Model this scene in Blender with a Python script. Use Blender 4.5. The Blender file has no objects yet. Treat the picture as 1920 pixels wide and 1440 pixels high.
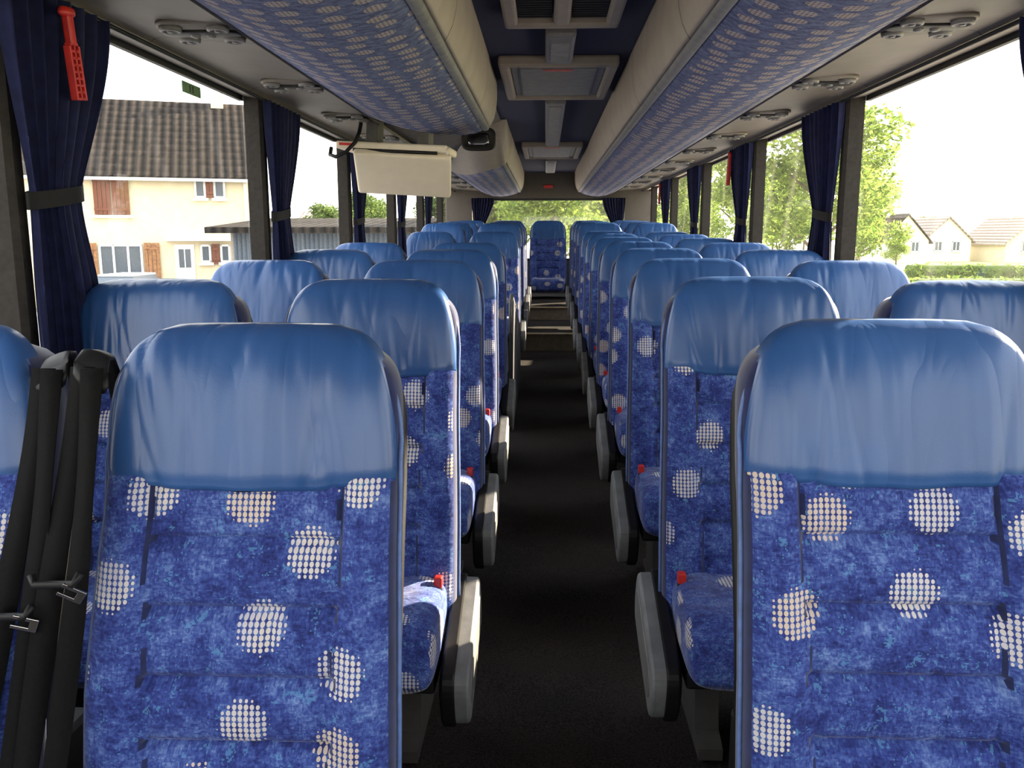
import bpy, bmesh, math, random
from mathutils import Vector, Matrix
random.seed(7)
SC=bpy.context.scene
COL=SC.collection
pi=math.pi
# ---------------------------------------------------------------- node helpers
class G:
    def __init__(s,name):
        s.m=bpy.data.materials.new(name); s.m.use_nodes=True
        s.t=s.m.node_tree; s.b=s.t.nodes['Principled BSDF']; s.out=s.t.nodes['Material Output']
    def n(s,typ,ins=None,**kw):
        d=s.t.nodes.new(typ)
        for k,v in kw.items(): setattr(d,k,v)
        if ins:
            for k,v in ins.items():
                if isinstance(v,bpy.types.NodeSocket): s.t.links.new(v,d.inputs[k])
                else: d.inputs[k].default_value=v
        return d
    def M(s,op,*a):
        d=s.t.nodes.new('ShaderNodeMath'); d.operation=op
        for i,v in enumerate(a):
            if isinstance(v,bpy.types.NodeSocket): s.t.links.new(v,d.inputs[i])
            else: d.inputs[i].default_value=v
        return d.outputs[0]
    def V(s,op,*a):
        d=s.t.nodes.new('ShaderNodeVectorMath'); d.operation=op
        for i,v in enumerate(a):
            if isinstance(v,bpy.types.NodeSocket): s.t.links.new(v,d.inputs[i])
            else: d.inputs[i].default_value=v
        return d.outputs[1] if op in('LENGTH','DISTANCE') else d.outputs[0]
    def mix(s,f,a,b):
        d=s.t.nodes.new('ShaderNodeMix'); d.data_type='RGBA'
        for i,v in ((0,f),(6,a),(7,b)):
            if isinstance(v,bpy.types.NodeSocket): s.t.links.new(v,d.inputs[i])
            else: d.inputs[i].default_value=v
        return d.outputs[2]
    def ramp(s,f,stops,interp='LINEAR'):
        d=s.t.nodes.new('ShaderNodeValToRGB'); d.color_ramp.interpolation=interp
        e=d.color_ramp.elements
        while len(e)<len(stops): e.new(.5)
        for x,(p,c) in zip(e,stops): x.position=p; x.color=(*c,1)
        s.t.links.new(f,d.inputs[0]); return d.outputs[0]
    def set(s,**kw):
        for k,v in kw.items():
            k=k.replace('_',' ')
            if isinstance(v,bpy.types.NodeSocket): s.t.links.new(v,s.b.inputs[k])
            else: s.b.inputs[k].default_value=v
    def bump(s,h,st=.3,dist=.01,nrm=None):
        d=s.n('ShaderNodeBump',{'Height':h,'Strength':st,'Distance':dist})
        if nrm is not None: s.t.links.new(nrm,d.inputs['Normal'])
        s.t.links.new(d.outputs[0],s.b.inputs['Normal']); return d.outputs[0]
def plain(name,col,rough=.5,metal=0,var=.12,nscale=20,bump=.1,spec=.5,sheen=0):
    g=G(name); tc=g.n('ShaderNodeTexCoord').outputs['Object']
    nz=g.n('ShaderNodeTexNoise',{'Vector':tc,'Scale':nscale,'Detail':4.}).outputs[0]
    dk=tuple(x*(1-var*1.6) for x in col); lt=tuple(min(1,x*(1+var*1.2)) for x in col)
    g.set(Base_Color=g.ramp(nz,[(.3,dk),(.7,lt)]),Roughness=rough,Metallic=metal)
    g.b.inputs['Specular IOR Level'].default_value=spec
    if sheen: g.b.inputs['Sheen Weight'].default_value=sheen
    if bump:
        n2=g.n('ShaderNodeTexNoise',{'Vector':tc,'Scale':nscale*12,'Detail':2.}).outputs[0]
        g.bump(n2,bump,.002)
    return g.m
def seat_fabric():
    g=G('patterned_plush')
    uv=g.n('ShaderNodeTexCoord').outputs['UV']; r=g.n('ShaderNodeObjectInfo').outputs['Random']
    off=g.n('ShaderNodeCombineXYZ',{0:g.M('MULTIPLY',r,5.3),1:g.M('MULTIPLY',r,9.1)}).outputs[0]
    v=g.V('ADD',uv,off)
    sn=g.V('SNAP',v,(.0021,.0021,1))
    sx=g.V('SNAP',v,(.0100,.0021,1))
    sy=g.V('SNAP',v,(.0021,.0090,1))
    n1=g.n('ShaderNodeTexNoise',{'Vector':sn,'Scale':12.,'Detail':8.,'Roughness':.80}).outputs[0]
    n2=g.n('ShaderNodeTexNoise',{'Vector':sx,'Scale':110.,'Detail':3.,'Roughness':.8}).outputs[0]
    n3=g.n('ShaderNodeTexNoise',{'Vector':sy,'Scale':110.,'Detail':3.,'Roughness':.8}).outputs[0]
    n4=g.n('ShaderNodeTexNoise',{'Vector':g.V('ADD',sn,(3.3,7.7,0)),'Scale':230.,'Detail':1.}).outputs[0]
    f=g.M('ADD',g.M('ADD',g.M('MULTIPLY',n1,.46),g.M('MULTIPLY',n2,.20)),g.M('ADD',g.M('MULTIPLY',n3,.17),g.M('MULTIPLY',n4,.17)))
    base=g.ramp(f,[(.400,(.013,.019,.095)),(.455,(.023,.036,.175)),(.500,(.036,.062,.260)),(.550,(.078,.130,.37)),(.610,(.17,.26,.51))])
    n5=g.n('ShaderNodeTexNoise',{'Vector':g.V('ADD',sn,(9.3,1.7,0)),'Scale':30.,'Detail':6.,'Roughness':.85}).outputs[0]
    base=g.mix(g.M('MULTIPLY',g.M('GREATER_THAN',n5,.59),.5),base,(.11,.30,.53,1))
    rv=g.n('ShaderNodeMapping',{0:v,2:(0,0,.42)}).outputs[0]
    vo=g.n('ShaderNodeTexVoronoi',{'Vector':rv,'Scale':7.5,'Randomness':.52},voronoi_dimensions='2D')
    cs=g.V('SNAP',v,(.0086,.0086,1))
    ed=g.n('ShaderNodeTexNoise',{'Vector':cs,'Scale':70.,'Detail':1.}).outputs[0]
    d=g.M('ADD',vo.outputs['Distance'],g.M('MULTIPLY',g.M('SUBTRACT',ed,.5),.10))
    rc=g.n('ShaderNodeSeparateColor',{0:vo.outputs['Color']}).outputs
    pres=g.M('GREATER_THAN',rc[0],.34)
    fade=g.n('ShaderNodeMapRange',{0:d,1:.21,2:.29,3:1.,4:0.}).outputs[0]
    cell=g.V('SUBTRACT',g.V('FRACTION',g.V('DIVIDE',v,(.0086,.0086,1))),(.5,.5,0))
    cell=g.V('MULTIPLY',cell,(1,.84,0))
    jit=g.M('MULTIPLY',g.M('ADD',.33,g.M('MULTIPLY',ed,.13)),g.M('POWER',fade,.35))
    dot=g.M('LESS_THAN',g.V('LENGTH',cell),jit)
    hal=g.M('MULTIPLY',pres,dot)
    cn=g.n('ShaderNodeTexNoise',{'Vector':v,'Scale':9.}).outputs[0]
    cream=g.mix(g.M('MULTIPLY',g.M('GREATER_THAN',rc[1],.84),.55),g.ramp(cn,[(.35,(.56,.55,.60)),(.6,(.71,.66,.58))]),(.64,.48,.32,1))
    colr=g.mix(g.M('MULTIPLY',hal,.88),base,cream)
    g.set(Base_Color=colr,Roughness=.85)
    g.b.inputs['Sheen Weight'].default_value=.25; g.b.inputs['Sheen Roughness'].default_value=.4
    g.b.inputs['Specular IOR Level'].default_value=.2
    n6=g.n('ShaderNodeTexNoise',{'Vector':v,'Scale':14.,'Detail':3.}).outputs[0]
    g.bump(n6,.6,.016)
    return g.m
def rack_fabric():
    g=G('rack_textile')
    v=g.n('ShaderNodeTexCoord').outputs['UV']
    sn=g.V('SNAP',v,(.006,.004,1))
    n1=g.n('ShaderNodeTexNoise',{'Vector':g.V('MULTIPLY',sn,(.8,1.6,1)),'Scale':34.,'Detail':5.,'Roughness':.8}).outputs[0]
    base=g.ramp(n1,[(.40,(.075,.088,.17)),(.5,(.11,.13,.24)),(.60,(.175,.205,.33))])
    vo=g.n('ShaderNodeTexVoronoi',{'Vector':g.V('MULTIPLY',v,(11,13,1)),'Scale':1.,'Randomness':.30},voronoi_dimensions='2D')
    disc=g.M('LESS_THAN',vo.outputs['Distance'],.31)
    cell=g.V('MULTIPLY',g.V('SUBTRACT',g.V('FRACTION',g.V('DIVIDE',v,(.011,.014,1))),(.5,.5,0)),(1,1,0))
    dot=g.M('LESS_THAN',g.V('LENGTH',cell),.46)
    colr=g.mix(g.M('MULTIPLY',g.M('MULTIPLY',disc,dot),.75),base,(.52,.42,.33,1))
    g.set(Base_Color=colr,Roughness=.9); g.b.inputs['Specular IOR Level'].default_value=.15
    return g.m
def leather():
    g=G('blue_leather')
    tc=g.n('ShaderNodeTexCoord').outputs['Object']; r=g.n('ShaderNodeObjectInfo').outputs['Random']
    off=g.n('ShaderNodeCombineXYZ',{0:g.M('MULTIPLY',r,7.),2:g.M('MULTIPLY',r,3.)}).outputs[0]
    v=g.V('ADD',tc,off)
    w=g.n('ShaderNodeTexNoise',{'Vector':g.V('MULTIPLY',v,(1,.6,.12)),'Scale':14.,'Detail':2.,'Roughness':.45,'Distortion':.25}).outputs[0]
    rid=g.M('ABSOLUTE',g.M('SUBTRACT',w,.5))
    rid=g.M('SMOOTH_MIN',g.M('MULTIPLY',rid,5.),1.,.4)
    f=g.n('ShaderNodeTexVoronoi',{'Vector':v,'Scale':300.}).outputs[0]
    b=g.n('ShaderNodeTexNoise',{'Vector':v,'Scale':5.,'Detail':2.}).outputs[0]
    g.set(Base_Color=g.ramp(b,[(.3,(.023,.074,.225)),(.7,(.036,.108,.305))]),
          Roughness=g.M('ADD',g.M('MULTIPLY',b,.12),.24))
    g.b.inputs['Specular IOR Level'].default_value=.55
    n1=g.bump(rid,.28,.006)
    g.bump(f,.06,.001,n1)
    return g.m
def carpet():
    g=G('black_carpet'); tc=g.n('ShaderNodeTexCoord').outputs['Object']
    nz=g.n('ShaderNodeTexNoise',{'Vector':tc,'Scale':190.,'Detail':3.}).outputs[0]
    n0=g.n('ShaderNodeTexNoise',{'Vector':tc,'Scale':2.5,'Detail':5.}).outputs[0]
    f=g.M('ADD',g.M('MULTIPLY',nz,.65),g.M('MULTIPLY',n0,.35))
    g.set(Base_Color=g.ramp(f,[(.36,(.008,.007,.007)),(.66,(.046,.038,.034))]),Roughness=.95)
    g.b.inputs['Specular IOR Level'].default_value=.15
    g.bump(nz,.6,.004); return g.m
def glass():
    g=G('window_glass'); nt=g.t
    tr=g.n('ShaderNodeBsdfTransparent',{'Color':(.97,.97,.96,1)}); gl=g.n('ShaderNodeBsdfGlossy',{'Roughness':.03})
    tl=g.n('ShaderNodeBsdfTranslucent',{'Color':(1,.96,.88,1)})
    tc=g.n('ShaderNodeTexCoord').outputs['Object']
    nz=g.n('ShaderNodeTexNoise',{'Vector':tc,'Scale':3.,'Detail':6.,'Roughness':.7}).outputs[0]
    wv=g.n('ShaderNodeTexWave',{'Vector':tc,'Scale':.7,'Distortion':6.,'Detail':2.},wave_type='RINGS',rings_direction='X').outputs['Fac']
    sm=g.M('MULTIPLY',g.M('POWER',wv,18.),.009)
    f1=g.M('ADD',g.M('MULTIPLY',nz,.010),sm)
    m1=g.n('ShaderNodeMixShader',{0:f1,1:tr.outputs[0],2:tl.outputs[0]})
    mx=g.n('ShaderNodeMixShader',{0:.03,1:m1.outputs[0],2:gl.outputs[0]})
    nt.links.new(mx.outputs[0],g.out.inputs[0]); return g.m
def beige_seamed(name,col,pitch=1.32):
    g=G(name); tc=g.n('ShaderNodeTexCoord').outputs['Object']
    y=g.n('ShaderNodeSeparateXYZ',{0:tc}).outputs[1]
    fr=g.M('FRACT',g.M('DIVIDE',y,pitch)); seam=g.M('LESS_THAN',fr,.006)
    nz=g.n('ShaderNodeTexNoise',{'Vector':tc,'Scale':9.,'Detail':4.}).outputs[0]
    base=g.ramp(nz,[(.3,tuple(x*.90 for x in col)),(.7,tuple(x*1.07 for x in col))])
    g.set(Base_Color=g.mix(seam,base,(.03,.03,.03,1)),Roughness=.6)
    g.bump(g.n('ShaderNodeTexNoise',{'Vector':tc,'Scale':300.}).outputs[0],.15,.002); return g.m
def leafmat(name,c1,c2):
    g=G(name); r=g.n('ShaderNodeNewGeometry').outputs['Random Per Island']
    colr=g.ramp(r,[(0,c1),(1,c2)])
    df=g.n('ShaderNodeBsdfDiffuse',{'Color':colr}); tl=g.n('ShaderNodeBsdfTranslucent',{'Color':colr})
    mx=g.n('ShaderNodeMixShader',{0:.55,1:df.outputs[0],2:tl.outputs[0]})
    g.t.links.new(mx.outputs[0],g.out.inputs[0]); return g.m
def rooftile(name,c1,c2):
    g=G(name); tc=g.n('ShaderNodeTexCoord').outputs['Object']
    wx=g.n('ShaderNodeTexWave',{'Vector':tc,'Scale':.95},bands_direction='X').outputs['Fac']
    wz=g.n('ShaderNodeTexWave',{'Vector':tc,'Scale':1.1},bands_direction='Z',wave_profile='SAW').outputs['Fac']
    nz=g.n('ShaderNodeTexNoise',{'Vector':tc,'Scale':3.,'Detail':5.}).outputs[0]
    f=g.M('MULTIPLY',g.M('ADD',wx,g.M('MULTIPLY',wz,.5)),g.M('ADD',nz,.1))
    g.set(Base_Color=g.ramp(f,[(.12,c1),(.8,c2)]),Roughness=.9); g.bump(g.M('ADD',wx,wz),.8,.05)
    g.b.inputs['Specular IOR Level'].default_value=.1; return g.m
def groundmat():
    g=G('ground_mix'); tc=g.n('ShaderNodeTexCoord').outputs['Object']
    x=g.n('ShaderNodeSeparateXYZ',{0:tc}).outputs[0]
    nz=g.n('ShaderNodeTexNoise',{'Vector':tc,'Scale':.35,'Detail':6.}).outputs[0]
    n2=g.n('ShaderNodeTexNoise',{'Vector':tc,'Scale':12.,'Detail':4.}).outputs[0]
    side=g.M('GREATER_THAN',g.M('ADD',x,g.M('MULTIPLY',nz,6.)),12.)
    asph=g.ramp(n2,[(.3,(.25,.235,.22)),(.7,(.38,.36,.34))]); gr=g.ramp(n2,[(.3,(.25,.27,.10)),(.7,(.44,.44,.22))])
    g.set(Base_Color=g.mix(side,asph,gr),Roughness=.95); return g.m
FAB=seat_fabric(); RFAB=rack_fabric(); LEA=leather(); CARP=carpet(); GLS=glass()
NAVY=plain('navy_plush',(.015,.022,.085),.85,var=.2,nscale=40,sheen=.5,spec=.2)
CURT=plain('navy_curtain_cloth',(.009,.012,.052),.8,var=.2,nscale=30,sheen=.1,spec=.2)
PIPE=plain('light_blue_piping',(.10,.17,.40),.55,nscale=60)
BLK=plain('black_plastic',(.011,.0105,.011),.5,spec=.3)
STRAPT=plain('curtain_strap_vinyl',(.006,.006,.007),.55,spec=.15)
GRY=plain('grey_plastic',(.16,.155,.15),.5)
GRD=plain('dark_grey_plastic',(.075,.07,.066),.5)
ARM=plain('armrest_grey_plastic',(.19,.195,.20),.6,spec=.3)
RED=plain('red_plastic',(.55,.025,.02),.4,bump=0)
STRAP=plain('belt_webbing',(.0085,.0082,.0085),.85,nscale=200,bump=.3,spec=.08)
CHR=plain('chrome_metal',(.55,.55,.56),.25,1,bump=0)
MIR=plain('dark_mirror',(.16,.17,.19),.12,1,bump=0)
BEI=beige_seamed('beige_panel',(.36,.31,.25)); DUCT=beige_seamed('duct_panel',(.155,.133,.112),.88)
BEIP=plain('beige_plastic',(.27,.23,.188),.55,var=.05)
BULK=plain('bulkhead_brown_panel',(.085,.072,.060),.7,var=.05)
TVC=plain('cream_monitor_plastic',(.80,.70,.54),.5,var=.02)
RAIL=plain('rack_rail_grey',(.20,.198,.20),.6,spec=.3)
CEIL=plain('navy_ceiling_felt',(.013,.017,.054),.9,var=.2,nscale=50)
CEW=plain('ceiling_grey_panel',(.10,.09,.08),.7)
WALLM=plain('side_wall_textile',(.05,.055,.075),.9)
PIL=plain('pillar_grey_textile',(.038,.034,.031),.85,nscale=60,bump=.4,spec=.2)
RUB=plain('window_rubber',(.010,.010,.010),.6)
STEP=plain('step_riser_beige',(.24,.20,.145),.6)
GOLD=plain('step_nosing_metal',(.70,.58,.38),.35,.6)
# ---------------------------------------------------------------- mesh helpers
def mesh_of(name,verts,faces,mats,smooth=True,uv=True,matfn=None,uvfn=None):
    me=bpy.data.meshes.new(name); me.from_pydata([tuple(v) for v in verts],[],faces); me.update()
    for m in (mats if isinstance(mats,(list,tuple)) else [mats]): me.materials.append(m)
    if matfn:
        for p in me.polygons: p.material_index=matfn(p.center,p.normal)
    if uv:
        L=me.uv_layers.new(name='UVMap')
        for p in me.polygons:
            n=p.normal; ax=max(range(3),key=lambda i:abs(n[i]))
            for li in p.loop_indices:
                c=me.vertices[me.loops[li].vertex_index].co
                if uvfn: L.data[li].uv=uvfn(c,n)
                else: L.data[li].uv=(c.y,c.z) if ax==0 else ((c.x,c.z) if ax==1 else (c.x,c.y))
    if smooth:
        for p in me.polygons: p.use_smooth=True
    return me
def obj(name,me,parent=None,loc=(0,0,0),rot=None,**props):
    o=bpy.data.objects.new(name,me); COL.objects.link(o); o.location=loc
    if rot: o.rotation_euler=rot
    if parent is not None: o.parent=parent
    for k,v in props.items(): o[k]=v
    return o
def empty(name,loc,label,cat,group=None,rot=None):
    o=obj(name,None,loc=loc,rot=rot,label=label,category=cat); o.empty_display_size=.1
    if group: o['group']=group
    return o
def boxes_mesh(name,bl,mats,bevel=.0,seg=2,smooth=False):
    bm=bmesh.new()
    for b in bl:
        r=bmesh.ops.create_cube(bm,size=1)
        for v in r['verts']:
            v.co=Vector(((b[0]+b[1])/2+v.co.x*(b[1]-b[0]),(b[2]+b[3])/2+v.co.y*(b[3]-b[2]),(b[4]+b[5])/2+v.co.z*(b[5]-b[4])))
        if len(b)>6:
            for f in {f for v in r['verts'] for f in v.link_faces}: f.material_index=b[6]
    if bevel>0: bmesh.ops.bevel(bm,geom=bm.edges[:],offset=bevel,segments=seg,affect='EDGES',profile=.5)
    me=bpy.data.meshes.new(name); bm.to_mesh(me); bm.free()
    for m in (mats if isinstance(mats,(list,tuple)) else [mats]): me.materials.append(m)
    L=me.uv_layers.new(name='UVMap')
    for p in me.polygons:
        n=p.normal; ax=max(range(3),key=lambda i:abs(n[i])); p.use_smooth=smooth
        for li in p.loop_indices:
            c=me.vertices[me.loops[li].vertex_index].co
            L.data[li].uv=(c.y,c.z) if ax==0 else ((c.x,c.z) if ax==1 else (c.x,c.y))
    return me
def loft(loops,cap=True):
    V=[];F=[];n=len(loops[0])
    for l in loops: V+=l
    for k in range(len(loops)-1):
        for i in range(n):
            j=(i+1)%n; F.append((k*n+i,k*n+j,(k+1)*n+j,(k+1)*n+i))
    if cap: F.append(tuple(range(n))[::-1]); F.append(tuple((len(loops)-1)*n+i for i in range(n)))
    return V,F
def tube(path,r,seg=8,cap=True):
    loops=[];P=[Vector(p) for p in path]
    prev=None
    for i,p in enumerate(P):
        t=(P[min(i+1,len(P)-1)]-P[max(i-1,0)]).normalized()
        if prev is None:
            a=Vector((0,0,1)) if abs(t.z)<.9 else Vector((1,0,0)); u=t.cross(a).normalized()
        else: u=(prev-t*prev.dot(t)).normalized()
        prev=u; w=t.cross(u); rr=r[i] if isinstance(r,(list,tuple)) else r
        loops.append([tuple(p+u*math.cos(2*pi*k/seg)*rr+w*math.sin(2*pi*k/seg)*rr) for k in range(seg)])
    return loft(loops,cap)
def join(parts):
    V=[];F=[]
    for v,f in parts:
        o=len(V); V+=list(v); F+=[tuple(i+o for i in q) for q in f]
    return V,F
def ss(a,b,x):
    t=max(0,min(1,(x-a)/(b-a))); return t*t*(3-2*t)
# ---------------------------------------------------------------- seat meshes
def shear(z):
    if z>=.97: return (z-1.0)*.17
    d=.97-z
    return -.0051-d*.17-min(d,.30)**1.0*.15*ss(0,.12,d)
def padloop(a,tf,tb,z,n=4.,NF=36,NB=10,feat=None,zf=None,ab=None,uni=.0):
    L=[]; ab=ab or a
    for i in range(NF+1):
        q=-1+2*i/NF
        sp=(1-uni)*math.sin(q*pi/2)+uni*q; x=a*sp; e=(max(0,1-abs(sp)**n))**(1/n)
        y=-tf*e
        if feat: y+=feat(x,z)*min(1,e*1.2)
        zz=zf(x,z) if zf else z
        L.append((x,y+shear(zz),zz))
    for i in range(1,NB):
        ph=pi/2-pi*i/NB; x=ab*math.sin(ph); e=(max(0,1-abs(math.sin(ph))**n))**(1/n)
        zz=zf(x,z) if zf else z
        L.append((x,tb*e+shear(zz),zz))
    return L
SEAMS=(.60,.69,.785,.88)
def bfeat(x,z):
    y=-.026*ss(.11,.175,abs(x))*(1-ss(.93,1.02,z))
    y+=.008*math.exp(-((abs(x)-.135-.03*(z-.8))/.008)**2)*(1-ss(.95,1.0,z))
    if abs(x)<.14:
        for s in SEAMS: y+=.013*math.exp(-((z-s)/.006)**2)
        y+=.005*math.exp(-((abs(x)-.045)/.006)**2)*(1 if z<.785 else 0)
        y-=.010*abs(math.sin(pi*((z-.6)/.0925)))
    return y
loops=[]
zs=[.30+.006*i for i in range(117)]+[1.005+.010*i for i in range(16)]
ZTB=1.160
for z in zs:
    z=min(z,ZTB)
    top=max(0,(z-1.04)/(ZTB-1.04)); sc=(max(0,1-top**3.2))**(1/3.)
    a=.2235*(.50+.50*sc) if z>1.04 else .2235+.008*ss(.95,.6,z)
    low=ss(.30,.36,z)
    t=.050*(.55+.45*low); tt=t*(max(.15,(1-top**4)**.25)) if top>0 else t
    loops.append(padloop(a*(.97+.03*low),tt,tt*.8+.050*ss(.75,1.0,z)*(max(.3,sc) if top>0 else 1),z,feat=bfeat,NF=84,n=4.5,uni=.6))
V,F=loft(loops)
ME_BACK=mesh_of('backrest',V,F,[FAB,NAVY],matfn=lambda c,n:1 if (abs(n.x)>.72 or n.y>.35 or c.z>.99) else 0,uvfn=lambda c,n:(c.x,c.z*1.03))
def headmesh(seed):
    R=random.Random(seed); CR=[]
    for k in range(12):
        up=R.random()<.4
        CR.append((R.uniform(-.18,.18),R.uniform(-.3,.3),R.uniform(.0010,.0036),R.uniform(.006,.013),1.17 if up else .965,R.uniform(.05,.17)))
    def wf(x,z):
        s=.0006*math.sin(x*41+z*9+seed)
        for xk,sl,A,sg,zc_,ln in CR:
            s+=A*math.exp(-((x-xk-sl*(z-zc_))/sg)**2)*math.exp(-((z-zc_)/ln)**2)
        return s
    loops=[]
    for i in range(36):
        s=i/35
        z=.966+(1.192-.966)*s
        top=max(0,(z-1.0)/(1.193-1.0)); sc=(max(0,1-top**3.2))**(1/2.8)
        a=.2225*(.46+.54*sc)*(1-.035*ss(.0,.75,s))
        puff=ss(0,.10,s)
        t2=max(0,(z-1.05)/(1.193-1.05))
        tf=(.060+.004*puff)*(max(.12,(1-t2**4)**.42) if t2>0 else 1)
        zfun=lambda x,z,s=s:z-(1-s)*.014*(1-(x/.22)**2)-.006*s*(abs(x)/.22)**2+(1-s)**3*.0012*math.sin(x*60+seed)
        loops.append(padloop(a,tf,.058*max(.2,sc),z,n=6.0,NF=110,NB=12,feat=wf,zf=zfun,ab=a*.90,uni=.7))
    V,F=loft(loops); return mesh_of('headrest',V,F,LEA)
HEADS=[headmesh(s) for s in (1,5,9,14,22)]
path=[]
for z in [.42+.03*i for i in range(20)]: path.append((.2245+.008*ss(.95,.6,z),shear(z)-.030,z))
for i in range(9):
    a=i/8*pi/2; path.append((.150+.0745*math.cos(a),shear(1.02+.14*math.sin(a))-.005*math.sin(a)-.022,1.02+.141*math.sin(a)))
full=path+[(-x,y,z) for x,y,z in path[::-1]]
V,F=tube(full,.0040,6); ME_PIPE=mesh_of('piping',V,F,PIPE)
loops=[]
for i in range(26):
    z=.34+.79*i/25; top=max(0,(z-1.0)/(1.15-1.0)); sc=(max(0,1-top**3))**(1/3.)
    a=.218*(.35+.65*sc)
    loops.append([(x,y+.075,zz) for x,y,zz in padloop(a,.012,.030,z,NF=14,NB=8)])
V,F=loft(loops); ME_SHELL=mesh_of('back_shell',V,F,BLK)
loops=[]
NY=24
for i in range(NY+1):
    t=i/NY; y=-.49+.46*t
    e=(max(0,1-(1-min(1,t/.22))**2.5))**(.4) if t<.22 else 1
    hw=.208*(.90+.10*e); zt=.355+.115*e+.012*math.sin(pi*t); zb=.355-.035*e
    n=36; L=[]
    for k in range(n):
        a=2*pi*k/n; ca=math.cos(a); sa=math.sin(a)
        x=hw*math.copysign(abs(ca)**.35,ca); q=math.copysign(abs(sa)**.5,sa)
        z=(zt+zb)/2+(zt-zb)/2*q
        if q>0: z+=.012*ss(.10,.17,abs(x))
        L.append((x,y,z))
    loops.append(L)
V,F=loft(loops); ME_CUSH=mesh_of('seat_cushion',V,F,FAB,uvfn=lambda c,n:(c.y,c.z) if abs(n.x)>.8 else (c.x,c.y+c.z))
ME_BASE=boxes_mesh('seat_frame',[(-.20,.20,-.40,.04,.29,.335),(-.19,-.15,-.02,.10,.30,.5),(.15,.19,-.02,.10,.30,.5)],BLK,.008)
V,F=loft([[(x,y,z) for x,y in ((-.03+0,-.12-s),(.03,-.12-s),(.03,.02+s),(-.03,.02+s))] for z,s in((0,.10),(.03,.10),(.05,.04),(.24,.0),(.30,.05))])
ME_LEG=mesh_of('leg',V,F,GRD,smooth=False)
def armrest(sg):
    Ln=.27; pts=[]
    for k in range(14): a=-pi/2+pi*k/13; pts.append((.060*math.copysign(abs(math.cos(a))**.5,math.cos(a)),.084*math.copysign(abs(math.sin(a))**.8,math.sin(a))))
    for k in range(14): a=pi/2+pi*k/13; pts.append((-Ln-.060*abs(math.cos(a))**.5,-.002+.078*math.copysign(abs(math.sin(a))**.8,math.sin(a))))
    an=math.radians(17)
    def tf(u,v,x):
        return (sg*x,u*math.cos(an)-v*math.sin(an)-.10,u*math.sin(an)+v*math.cos(an)+.362)
    def lo(sl): return [[tf((u+Ln/2)*(1-(1-s)*.4)-Ln/2,v*s,x) for u,v in pts] for x,s in sl]
    a=mesh_of('armrest',*loft(lo(((.212,.90),(.216,.99),(.220,1.02),(.242,1.02),(.246,1.)))),BLK,smooth=False)
    b=mesh_of('armrest_cover',*loft(lo(((.242,.90),(.246,.94),(.272,.93),(.277,.89),(.279,.82)))),ARM,smooth=False)
    c=mesh_of('side_recess',*loft(lo(((.276,.50),(.2805,.50),(.281,.45)))),GRY)
    return a,b,c
ARMS={1:armrest(1),-1:armrest(-1)}
def buckle(sg):
    x=sg*.190
    st=boxes_mesh('buckle_stalk',[(x-.010,x+.010,-.240,-.224,.44,.474)],BLK,.004)
    rd=boxes_mesh('release_button',[(x-.010,x+.010,-.243,-.221,.474,.502)],RED,.004)
    return st,rd
BUK={1:buckle(1),-1:buckle(-1)}
cnt=0
def seat(x,y,z,arm=0,legs=True,grp='coach seats in rows'):
    global cnt
    cnt+=1
    lab={0:'blue patterned plush coach seat with leather headrest by the window',
         1:'blue patterned coach seat with leather headrest and armrest beside the aisle',
         -1:'blue patterned coach seat with leather headrest and armrest beside the aisle',
         2:'blue patterned rear bench seat with leather headrest against the back wall'}[arm]
    e=empty('coach_seat',(x,y,z),lab,'seat',grp)
    obj('backrest',ME_BACK,e); h=obj('headrest',HEADS[(cnt*7)%5],e); h['label']='blue leather headrest cover'
    obj('piping',ME_PIPE,e); obj('back_shell',ME_SHELL,e); obj('seat_cushion',ME_CUSH,e)
    if arm in(1,-1):
        a=obj('armrest',ARMS[arm][0],e); c=obj('armrest_cover',ARMS[arm][1],a); obj('side_recess',ARMS[arm][2],a)
        b=obj('seat_belt_buckle',BUK[arm][0],e); obj('release_button',BUK[arm][1],b)
    if legs:
        obj('seat_frame',ME_BASE,e)
        obj('leg',ME_LEG,e,loc=(-.1,0,0)); obj('leg',ME_LEG,e,loc=(.1,0,0))
    return e
def fz(y): return .026*y
def sz(y): return fz(y)+(.06 if y>8.2 else 0)
for i in range(11):
    y=1.30+.88*i; seat(.487,y,sz(y)+.006,-1,y<8.2); seat(1.012,y-.05,sz(y),0,y<8.2)
for i in (0,1,2,3,4,7,8,9,10):
    y=1.27+.88*i; seat(-.475,y,sz(y),1,y<8.2); seat(-1.022,y,sz(y),0,y<8.2)
for x in (-1.0,-.5,0,.5,1.0): seat(x,10.98,sz(10.95),2,False,'rear bench seats')
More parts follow.
